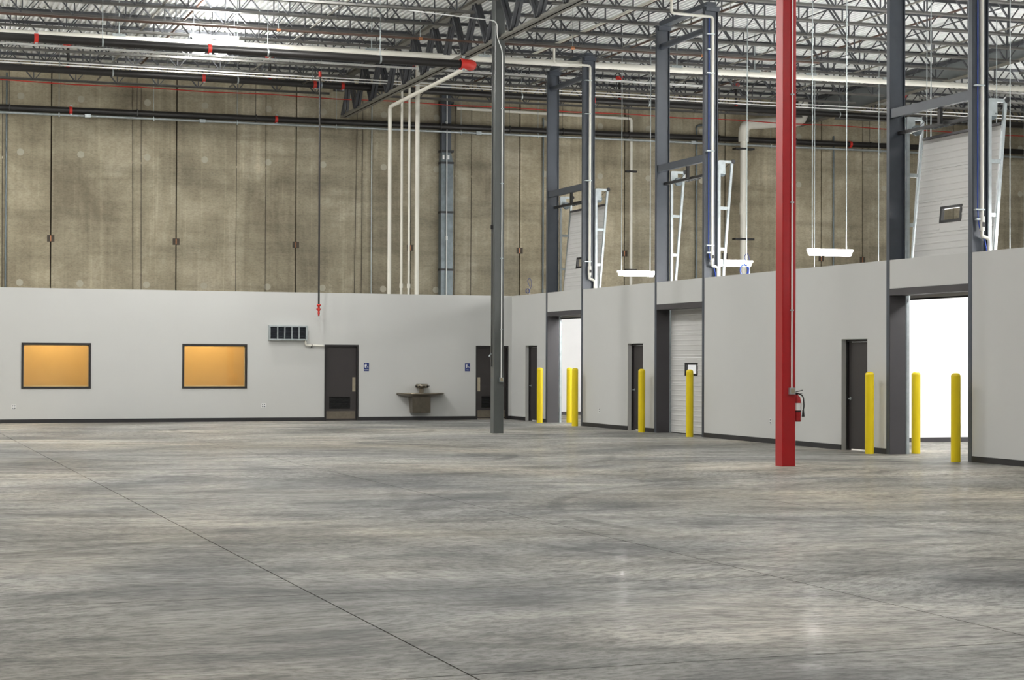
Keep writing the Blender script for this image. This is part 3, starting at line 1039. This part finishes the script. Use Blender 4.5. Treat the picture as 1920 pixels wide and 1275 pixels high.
t = [o for o in C.objects if o.name == 'branch_pipe'][0]
for x in (9.6, 13.2, 17.3, 21.0):
    z = 9.648 + (x + 6) / 30.5 * 0.206
    MB().tube([(x - 0.05, 43.0, z), (x + 0.05, 43.0, z)], 0.042, 8).build('fitting', 'copper', t)
for k, (z, z2, yy, nm) in enumerate(((9.842, 9.971, 50.6, 'upper'), (9.785, 9.863, 50.6, 'lower'))):
    pipe('roof_conduit', '%s of two parallel galvanised conduits crossing below the joists' % nm, [(-6, yy, z), (40, yy, z2)], 0.018, 'white', 'conduit', n=8, hang=(5.2, 12.3, 19.5))
for k, (z, yy) in enumerate(((9.9, 48.35), (9.86, 48.3))):
    pipe('roof_conduit', '%s of two thin conduits passing behind the hall lamps' % ('upper', 'lower')[k], [(-6, yy, z + 0.05), (24, yy, z + 0.05)], 0.014, 'white', 'conduit', n=8)
pipe('red_line', 'thin red line sagging along the joist nearest the concrete wall', [(-6 + 2 * q, 54.8, 9.93 + (0.02 if q % 2 else -0.015)) for q in range(24)], 0.016, 'redfit', 'cable', n=6)
for k, x in enumerate((18.2, 20.3, 25.7, 7.9)):
    t = pipe('sprinkler_branch', '%s sprinkler branch pipe running between the joists toward the far wall' % (['first dark', 'second dark', 'third dark', 'left bay dark'][k]), [(x, 30, 10.5), (x, 54.6, 10.5)], 0.03, 'brownpipe', n=8)
    for q in range(6):
        y = 33 + q * 3.5
        MB().tube([(x, y, 10.53), (x, y, 10.86)], 0.005, 5).build('rod', 'black', t)
        MB().tube([(x, y - 0.01, 10.5), (x, y + 0.01, 10.5)], 0.045, 10).build('ring_hanger', 'galv', t)
pipe('condensate_pipe', 'white pipe running along the joists above the overhead door posts', [(17.5, 26, 10.2), (17.5, 46.5, 10.2)], 0.035, 'pvc', n=10)

# riser nipples with red fittings on the long main
t = [o for o in C.objects if o.name == 'sprinkler_main.001'][0]
for k, (x, y) in enumerate([(22.6, 52.2), (26.7, 52.2), (5.6, 52.2), (11.4, 52.2), (15.9, 52.2), (33.0, 52.2)]):
    e = MB().cyl((x, y, 9.98), (x, y, 10.62), 0.04, 10).build('riser_nipple', 'blackpipe', t)
    MB().tube([(x, y, 10.56), (x, y, 10.68)], 0.07, 10).build('tee', 'redfit', e)
    MB().tube([(x - 0.12, y - 0.1, 10.66), (x + 0.12, y + 0.1, 10.72)], 0.06, 10).build('coupling', 'redfit', e)
    MB().tube([(x, y, 9.97), (x, y, 10.03)], 0.06, 10).build('outlet', 'redfit', e)

# sprinkler drop pipe with red valve by the back wall
sx, sy = 12.37, 50.0
t = thing('sprinkler_drop', 'long black drop pipe with a red valve hanging before the white back wall', 'pipe', (sx, sy, 3.03))
MB().cyl((sx, sy, 3.3), (sx, sy, 9.9), 0.027, 10).build('pipe', 'blackpipe', t)
MB().lathe([(0, 3.33), (0.06, 3.33), (0.06, 3.28), (0.03, 3.27), (0.035, 3.2), (0.045, 3.17), (0.03, 3.13), (0.022, 3.12), (0.035, 3.09), (0.03, 3.05), (0.015, 2.99), (0, 2.99)], sx, sy, 14).build('valve', 'redfit', t)
MB().tube([(sx - 0.07, sy, 3.19), (sx + 0.05, sy, 3.19)], 0.02, 8).build('valve_stem', 'red', t)
MB().tube([(sx, sy, 9.9), (sx, 52.08, 9.9)], 0.027, 10).build('feed', 'blackpipe', t)
MB().tube([(sx, sy, 9.8), (sx, sy, 9.95)], 0.045, 10).build('elbow', 'redfit', t)

# vertical pipes rising behind the back wall
pipe('vent_pipe', 'slim white vertical pipe, second of four above the back wall', [(15.1, 51.0, WH - 0.4), (15.1, 51.0, 10.3)], 0.036, 'pvc')
t = pipe('vent_pipe', 'slim white vertical pipe, third of four above the back wall', [(15.33, 51.0, WH - 0.4), (15.33, 51.0, 10.3)], 0.036, 'pvc')
for o in [o for o in C.objects if o.name.startswith('vent_pipe')]:
    x = o.location.x
    MB().cyl((x, 51.0, 3.88), (x, 51.0, 4.0), 0.052, 12).build('cleanout', 'pvc', o)
pipe('vent_pipe', 'widest white vertical pipe, fourth of four above the back wall', [(15.58, 51.0, WH - 0.4), (15.58, 51.0, 10.5)], 0.066, 'pvc')
YP = YC - 0.06
t = pipe('wall_conduit_drop', 'thin galvanised conduit dropping down the concrete wall left of the four white pipes', [(15.67, YP, 3), (15.67, YP, 10.4)], 0.02, 'galv', 'conduit', n=8)
pipe('wall_conduit_drop', 'dark galvanised conduit on the concrete wall at the left edge', [(4.24, YP, 3), (4.24, YP, 10.4)], 0.028, 'galvduct', 'conduit', n=8)
pipe('wall_conduit_drop', 'thin grey conduit on the concrete wall beside the nearest vertical joint right of the column', [(21.62, YP, 3), (21.62, YP, 9.9)], 0.03, 'galvduct', 'conduit', n=8)
pipe('wall_conduit_drop', 'grey conduit on the concrete wall seen through the middle door frame', [(26.05, YP, 3), (26.05, YP, 8.9)], 0.03, 'galvduct', 'conduit', n=8)
pipe('wall_conduit_drop', 'pale conduit with a bent tip on the concrete wall behind the middle door frame', [(27.3, YP, 3), (27.3, YP, 9.9), (27.6, YP, 9.95)], 0.035, 'galvduct', 'conduit', n=8, bend=0.1)
pipe('wall_conduit_drop', 'grey conduit on the concrete wall beside the light hung near the red column', [(32.7, YP, 3), (32.7, YP, 9.8)], 0.03, 'galvduct', 'conduit', n=8)
# galvanised duct on the concrete wall
t = thing('wall_duct', 'rectangular galvanised duct with dark bands rising up the concrete wall', 'duct', (18.15, YC - 0.15, 3))
MB().box(17.96, 18.37, YC - 0.3, YC - 0.02, 0, 8.2).build('lower_section', 'galvduct', t)
MB().box(17.98, 18.30, YC - 0.28, YC - 0.02, 8.55, 10.8).build('upper_section', 'steel', t)
MB().add([(17.96, YC - 0.3, 8.2), (18.37, YC - 0.3, 8.2), (18.37, YC - 0.02, 8.2), (17.96, YC - 0.02, 8.2), (17.98, YC - 0.28, 8.55), (18.30, YC - 0.28, 8.55), (18.30, YC - 0.02, 8.55), (17.98, YC - 0.02, 8.55)],
         [(0, 1, 5, 4), (1, 2, 6, 5), (2, 3, 7, 6), (3, 0, 4, 7)]).build('reducer', 'galvduct', t)
for z in (4.72, 6.6, 8.22, 8.6, 10.2):
    MB().box(17.945, 18.385, YC - 0.315, YC - 0.01, z - 0.035, z + 0.035).build('band', 'band', t)
for z, x in ((5.75, 18.15), (8.4, 18.03), (8.4, 18.2), (9.5, 18.12)):
    MB().box(x - 0.03, x + 0.03, YC - 0.318, YC - 0.3, z - 0.07, z + 0.07).build('tag_plate', 'white', t)
pipe('wall_conduit_drop', 'thin pale conduit passing in front of the galvanised duct', [(18.13, YC - 0.36, 3), (18.13, YC - 0.36, 10.5)], 0.018, 'white', 'conduit', n=8)
# thin white pipe high on the concrete wall then down beside the first overhead door
t = pipe('wall_drain', 'slim white pipe running high along the concrete wall then turning straight down', [(18.5, YC - 0.25, 10.03), (24.75, YC - 0.25, 10.0), (24.75, YC - 0.25, 3)], 0.05, 'pvc', bend=0.1, n=10)
for z in (8.2, 4.85):
    MB().box(24.55, 24.95, YC - 0.3, YC - 0.18, z - 0.03, z + 0.03).build('clamp', 'black', t)
YD = 55.4
t = thing('roof_drain_drop', 'thick white drain pipe with elbows descending before the concrete wall behind the red column', 'pipe', (28.63, YD, 3))
MB().tube([(28.63, YD, 3), (28.63, YD, 9.3)], 0.118, 18).build('pipe', 'pvc', t)
MB().tube([(28.63, YD, 9.3), (28.63, YD, 9.9), (30.95, YD, 10.12), (30.95, YD, DECK - 0.05)], 0.18, 18, 0.5).build('elbows', 'pvc', t)
for z in (9.05, 5.95):
    MB().box(28.27, 28.99, YD - 0.13, YD + 0.13, z - 0.03, z + 0.03).build('clamp', 'black', t)
MB().cyl((28.63, YD, 6.8), (28.63, YD, 7.2), 0.135, 18).build('coupling', 'pvc', t)

# dark wires hanging down the concrete wall
for k, (xa, xb) in enumerate([(4.12, 4.15), (8.0, 8.06), (8.27, 8.31), (11.27, 11.25), (12.2, 12.2), (15.2, 15.1), (15.38, 15.34), (18.53, 18.5), (19.1, 19.08)]):
    t = thing('hanging_wire', 'thin dark wire hanging down the concrete wall, %s from the left' % ORD[k], 'wire', (xa, YC - 0.03, 3.5), 'dark wires down the concrete wall')
    MB().tube([(xb, YC - 0.025, 2.5), ((xa + xb) / 2, YC - 0.02, 6.5), (xa, YC - 0.025, 10.2)], 0.008, 5).build('wire', 'cable', t)
    MB().tube([(xa, YC - 0.028, 7.8), (xa, YC - 0.028, 7.86)], 0.02, 6).build('splice', 'brushed', t)

# ------------------------------------------------------------------ lamps
# linear lamps over the side rooms
for k, (x, y) in enumerate([(20.4, 45.9), (20.4, 40.1), (20.4, 35.3), (20.4, 30.6), (20.4, 25.8), (20.4, 20.8), (25.6, 45.9), (25.6, 40.1), (25.6, 35.3), (25.6, 30.6), (25.6, 25.8), (28.6, 45.9), (28.6, 40.1), (28.6, 35.3), (28.6, 30.6)]):
    z = 4.21
    lb = ['linear lamp hung over the side rooms, seen between the first and second overhead doors', 'linear lamp hung over the side rooms, just right of the closed overhead door',
          'linear lamp hung over the side rooms, just right of the red column'][k] if k < 3 else 'unseen linear lamp added over the side rooms, hidden behind walls and doors'  # the rest are unseen lamps added to brighten rooms, deck and concrete
    t = thing('linear_lamp', lb, 'lamp', (x, y, z), 'linear lamps over the side rooms')
    MB().prism([(-0.03, 0.0), (0.03, 0.0), (0.03, 0.05), (-0.03, 0.05)], 'x', x - 0.58, x + 0.58).build('housing', 'white', t, (-x, 0, 0))
    t.children[0].location = (-x, 0, 0)
    mb = MB()
    pr = [(-0.11, -0.002), (0.11, -0.002), (0.10, -0.045), (0.075, -0.08), (0.03, -0.1), (-0.03, -0.1), (-0.075, -0.08), (-0.10, -0.045)]
    mb.prism(pr, 'x', -0.5, 0.5)
    mb.build('lens', 'room_lens', t, (0, 0, 0))
    MB().cyl((-0.45, 0, 0.05), (-0.45, 0, zr(x) - 0.012 - z), 0.012, 6).build('hanger_chain', 'galv', t, (0, 0, 0))
    MB().cyl((0.42, 0, 0.05), (0.42, 0, zr(x) - 0.012 - z), 0.012, 6).build('hanger_chain', 'galv', t, (0, 0, 0))

# high-bay lamps in the hall
hb = [(8.2, 43.9, 9.62), (9.0, 48.75, 10.18), (9.6, 39.3, 10.15)]
hb += [(1.0, 41.5, 8.2), (0.8, 50.5, 8.2), (-6, 46.0, 8.4), (9.6, 31.0, 9.4), (9.6, 21.0, 9.4), (9.6, 10.0, 9.4), (-1.0, 27.0, 9.4), (-1.0, 13.0, 9.4),
       (21.5, 32.0, 9.5), (24.0, 15.0, 9.5), (36.0, 46.0, 9.9), (36.0, 28.0, 9.6)]  # out-of-view lamps added to brighten the hall floor, deck and walls
for k, (x, y, z) in enumerate(hb):
    lb = {0: 'twin high bay lamp glowing beside the white roof drain pipe', 1: 'high bay lamp hidden behind the black main, lighting the joist chord'}.get(k, 'unseen twin high bay lamp placed outside the frame to light the hall')
    t = thing('high_bay_lamp', lb, 'lamp', (x, y, z), 'high bay lamps of the hall')
    MB().box(-0.6, 0.6, -0.06, 0.06, 0, 0.06).build('housing', 'white', t, (0, 0, 0))
    for s in (-0.3, 0.3):
        MB().lathe([(0.0, -0.002), (0.22, -0.002), (0.22, -0.05), (0.2, -0.09), (0.1, -0.12), (0, -0.125)], s, 0, 14).build('lens', 'hall_lens', t, (0, 0, 0))
    for s in (-0.5, 0.5):
        MB().cyl((s, 0, 0.05), (s, 0, zr(x) - 0.012 - z), 0.008, 6).build('rod', 'galv', t, (0, 0, 0))

# ------------------------------------------------------------------ wall fittings
# ventilation grille unit with drain
a, b, z0, z1 = 11.01, 12.12, 2.30, 2.72
t = thing('wall_grille_unit', 'five bay grey louvered wall unit with white drain, left of the restroom door', 'vent', (11.56, YB, z0))
f = 0.04
mb = MB()
mb.box(a, a + f, YB - 0.14, YB, z0, z1).box(b - f, b, YB - 0.14, YB, z0, z1).box(a + f, b - f, YB - 0.14, YB, z0, z0 + f).box(a + f, b - f, YB - 0.14, YB, z1 - f, z1)
mb.build('frame', 'galv', t)
MB().box(a + f, b - f, YB - 0.02, YB, z0 + f, z1 - f).build('back_panel', 'black', t)
w5 = (b - a - 2 * f) / 5
for k in range(5):
    c0 = a + f + k * w5
    if k:
        MB().box(c0 - 0.014, c0 + 0.014, YB - 0.14, YB - 0.02, z0 + f, z1 - f).build('mullion', 'galv', t)
    cell = MB().box(c0 + 0.012, c0 + w5 - 0.012, YB - 0.05, YB - 0.045, z0 + f, z1 - f).build('grille', 'louver', t)
    for q in range(9):
        z = z0 + f + (q + 0.5) * (z1 - z0 - 2 * f) / 9
        MB().bar((c0 + 0.014, YB - 0.08, z), (c0 + w5 - 0.014, YB - 0.08, z), 0.05, 0.007, (0, 0.5, 1)).build('slat', 'steel', cell)
mb = MB().tube([(12.08, YB - 0.08, z0), (12.08, YB - 0.08, 2.17), (12.6, YB - 0.08, 2.15), (12.6, YB - 0.0, 2.15)], 0.028, 10, 0.05)
mb.build('drain_pipe', 'pvc', t)
MB().box(12.25, 12.27, YB - 0.11, YB, 2.1, 2.2).build('clip', 'black', t)

# washfountain
cx = 15.52
t = thing('wash_basin', 'half round stainless wash fountain mounted on the back wall between the restroom doors', 'sink', (cx, YB, 0.2))
R_ = 0.71
MB().lathe([(0.25, 0.66), (0.55, 0.7), (R_ - 0.02, 0.755), (R_, 0.775), (R_, 0.80), (R_ - 0.03, 0.805), (R_ - 0.06, 0.79), (0.4, 0.70), (0.0, 0.69)], cx, YB - 0.002, 28, math.pi, 2 * math.pi).build('bowl', 'stainless', t)
MB().box(cx - R_, cx + R_, YB - 0.02, YB - 0.002, 0.74, 0.80).build('back_rim', 'stainless', t)
MB().add([(cx - 0.30, YB - 0.002, 0.22), (cx + 0.25, YB - 0.002, 0.22), (cx + 0.25, YB - 0.26, 0.22), (cx - 0.12, YB - 0.34, 0.22), (cx - 0.30, YB - 0.26, 0.22),
          (cx - 0.36, YB - 0.002, 0.74), (cx + 0.20, YB - 0.002, 0.74), (cx + 0.20, YB - 0.42, 0.74), (cx - 0.10, YB - 0.48, 0.74), (cx - 0.36, YB - 0.42, 0.74)],
         [(0, 1, 2, 3, 4), (9, 8, 7, 6, 5), (0, 5, 6, 1), (1, 6, 7, 2), (2, 7, 8, 3), (3, 8, 9, 4), (4, 9, 5, 0)]).build('pedestal', 'stainless', t)
MB().cyl((cx, YB - 0.16, 0.70), (cx, YB - 0.16, 0.95), 0.07, 16).build('stem', 'stainless', t)
MB().lathe([(0, 0.94), (0.15, 0.94), (0.2, 0.955), (0.205, 1.03), (0.17, 1.055), (0, 1.06)], cx, YB - 0.206, 8).build('spray_head', 'stainless', t)
for k in range(5):
    an = math.pi + math.pi * (k + 0.5) / 5
    hx, hy = cx + 0.195 * math.cos(an), YB - 0.206 + 0.195 * math.sin(an)
    MB().cyl((hx, hy, 0.995), (hx + 0.02 * math.cos(an), hy + 0.02 * math.sin(an), 0.99), 0.022, 8).build('nozzle', 'black', t)


def restroom_sign(x0, x1, word, label):
    z0, z1 = 1.43, 1.665
    t = thing('restroom_sign', label, 'sign', ((x0 + x1) / 2, YB, z0))
    w = x1 - x0
    MB().box(x0, x1, YB - 0.008, YB, z0, z1).build('plate', 'blue', t)
    mb = MB()
    yy0, yy1 = YB - 0.011, YB - 0.0075
    px = x0 + 0.28 * w
    mb.cyl((px, yy0, z1 - 0.032), (px, yy1, z1 - 0.032), 0.011, 12)
    if word == 'WOMEN':
        poly = [(px - 0.012, z1 - 0.047), (px + 0.012, z1 - 0.047), (px + 0.026, z1 - 0.105), (px - 0.026, z1 - 0.105)]
        mb.prism(poly, 'y', yy0, yy1)
    else:
        mb.box(px - 0.018, px + 0.018, yy0, yy1, z1 - 0.1, z1 - 0.047)
    mb.box(px - 0.013, px - 0.003, yy0, yy1, z1 - 0.145, z1 - 0.1).box(px + 0.003, px + 0.013, yy0, yy1, z1 - 0.145, z1 - 0.1)
    mb.build('figure', 'white', t)
    qx = x0 + 0.62 * w
    mb = MB().cyl((qx - 0.012, yy0, z1 - 0.035), (qx - 0.012, yy1, z1 - 0.035), 0.009, 12)
    mb.box(qx - 0.017, qx - 0.007, yy0, yy1, z1 - 0.1, z1 - 0.045).box(qx - 0.012, qx + 0.022, yy0, yy1, z1 - 0.105, z1 - 0.096)
    mb.bar((qx + 0.02, (yy0 + yy1) / 2, z1 - 0.1), (qx + 0.036, (yy0 + yy1) / 2, z1 - 0.14), 0.0035, 0.009, (1, 0, 0))
    ring = [(qx - 0.004 + 0.03 * math.cos(u), (yy0 + yy1) / 2, z1 - 0.115 + 0.03 * math.sin(u)) for u in [math.pi * (0.55 + 1.25 * s / 12) for s in range(13)]]
    mb.tube(ring, 0.0035, 6)
    mb.build('wheelchair_symbol', 'white', t)
    cu = bpy.data.curves.new('wording', 'FONT')
    cu.body = word
    cu.size = 0.034
    cu.align_x = 'CENTER'
    cu.extrude = 0.001
    cu.materials.append(M['white'])
    tmp = bpy.data.objects.new('wording_curve', cu)
    me = bpy.data.meshes.new_from_object(tmp)
    bpy.data.objects.remove(tmp)
    o = bpy.data.objects.new('wording', me)
    C.objects.link(o)
    o.parent = t
    o.rotation_euler = (math.pi / 2, 0, 0)
    o.location = Vector(((x0 + x1) / 2, YB - 0.0095, z0 + 0.03)) - Vector(t.location)


restroom_sign(13.82, 13.975, 'WOMEN', 'blue restroom sign with white figures right of the left restroom door')
restroom_sign(16.905, 17.06, 'MEN', 'blue restroom sign with white figures left of the far restroom door')


def outlet(x, y, z, side, label, quad=True):
    t = thing('wall_outlet', label, 'outlet', (x, y, z))
    w = 0.06 if quad else 0.038
    if side == 'back':
        MB().box(x - w, x + w, y - 0.007, y, z - 0.06, z + 0.06).build('cover_plate', 'white', t)
        for sx in ((-0.028, 0.028) if quad else (0,)):
            for sz in (-0.03, 0.03):
                MB().box(x + sx - 0.015, x + sx + 0.015, y - 0.01, y - 0.006, z + sz - 0.015, z + sz + 0.015).build('socket', 'steel', t)
    else:
        MB().box(x - 0.007, x, y - w, y + w, z - 0.06, z + 0.06).build('cover_plate', 'white', t)
        for sz in (-0.03, 0.03):
            MB().box(x - 0.01, x - 0.006, y - 0.015, y + 0.015, z + sz - 0.015, z + sz + 0.015).build('socket', 'steel', t)


outlet(4.04, YB, 0.44, 'back', 'white double wall outlet low under the left yellow window')
outlet(10.89, YB, 0.45, 'back', 'white double wall outlet low under the louvered wall unit')
outlet(XR, 43.7, 0.45, 'right', 'small white outlet low on the wall right of the farthest doorway', False)
outlet(XR, 34.28, 0.47, 'right', 'small white outlet low on the wall just left of the red column', False)
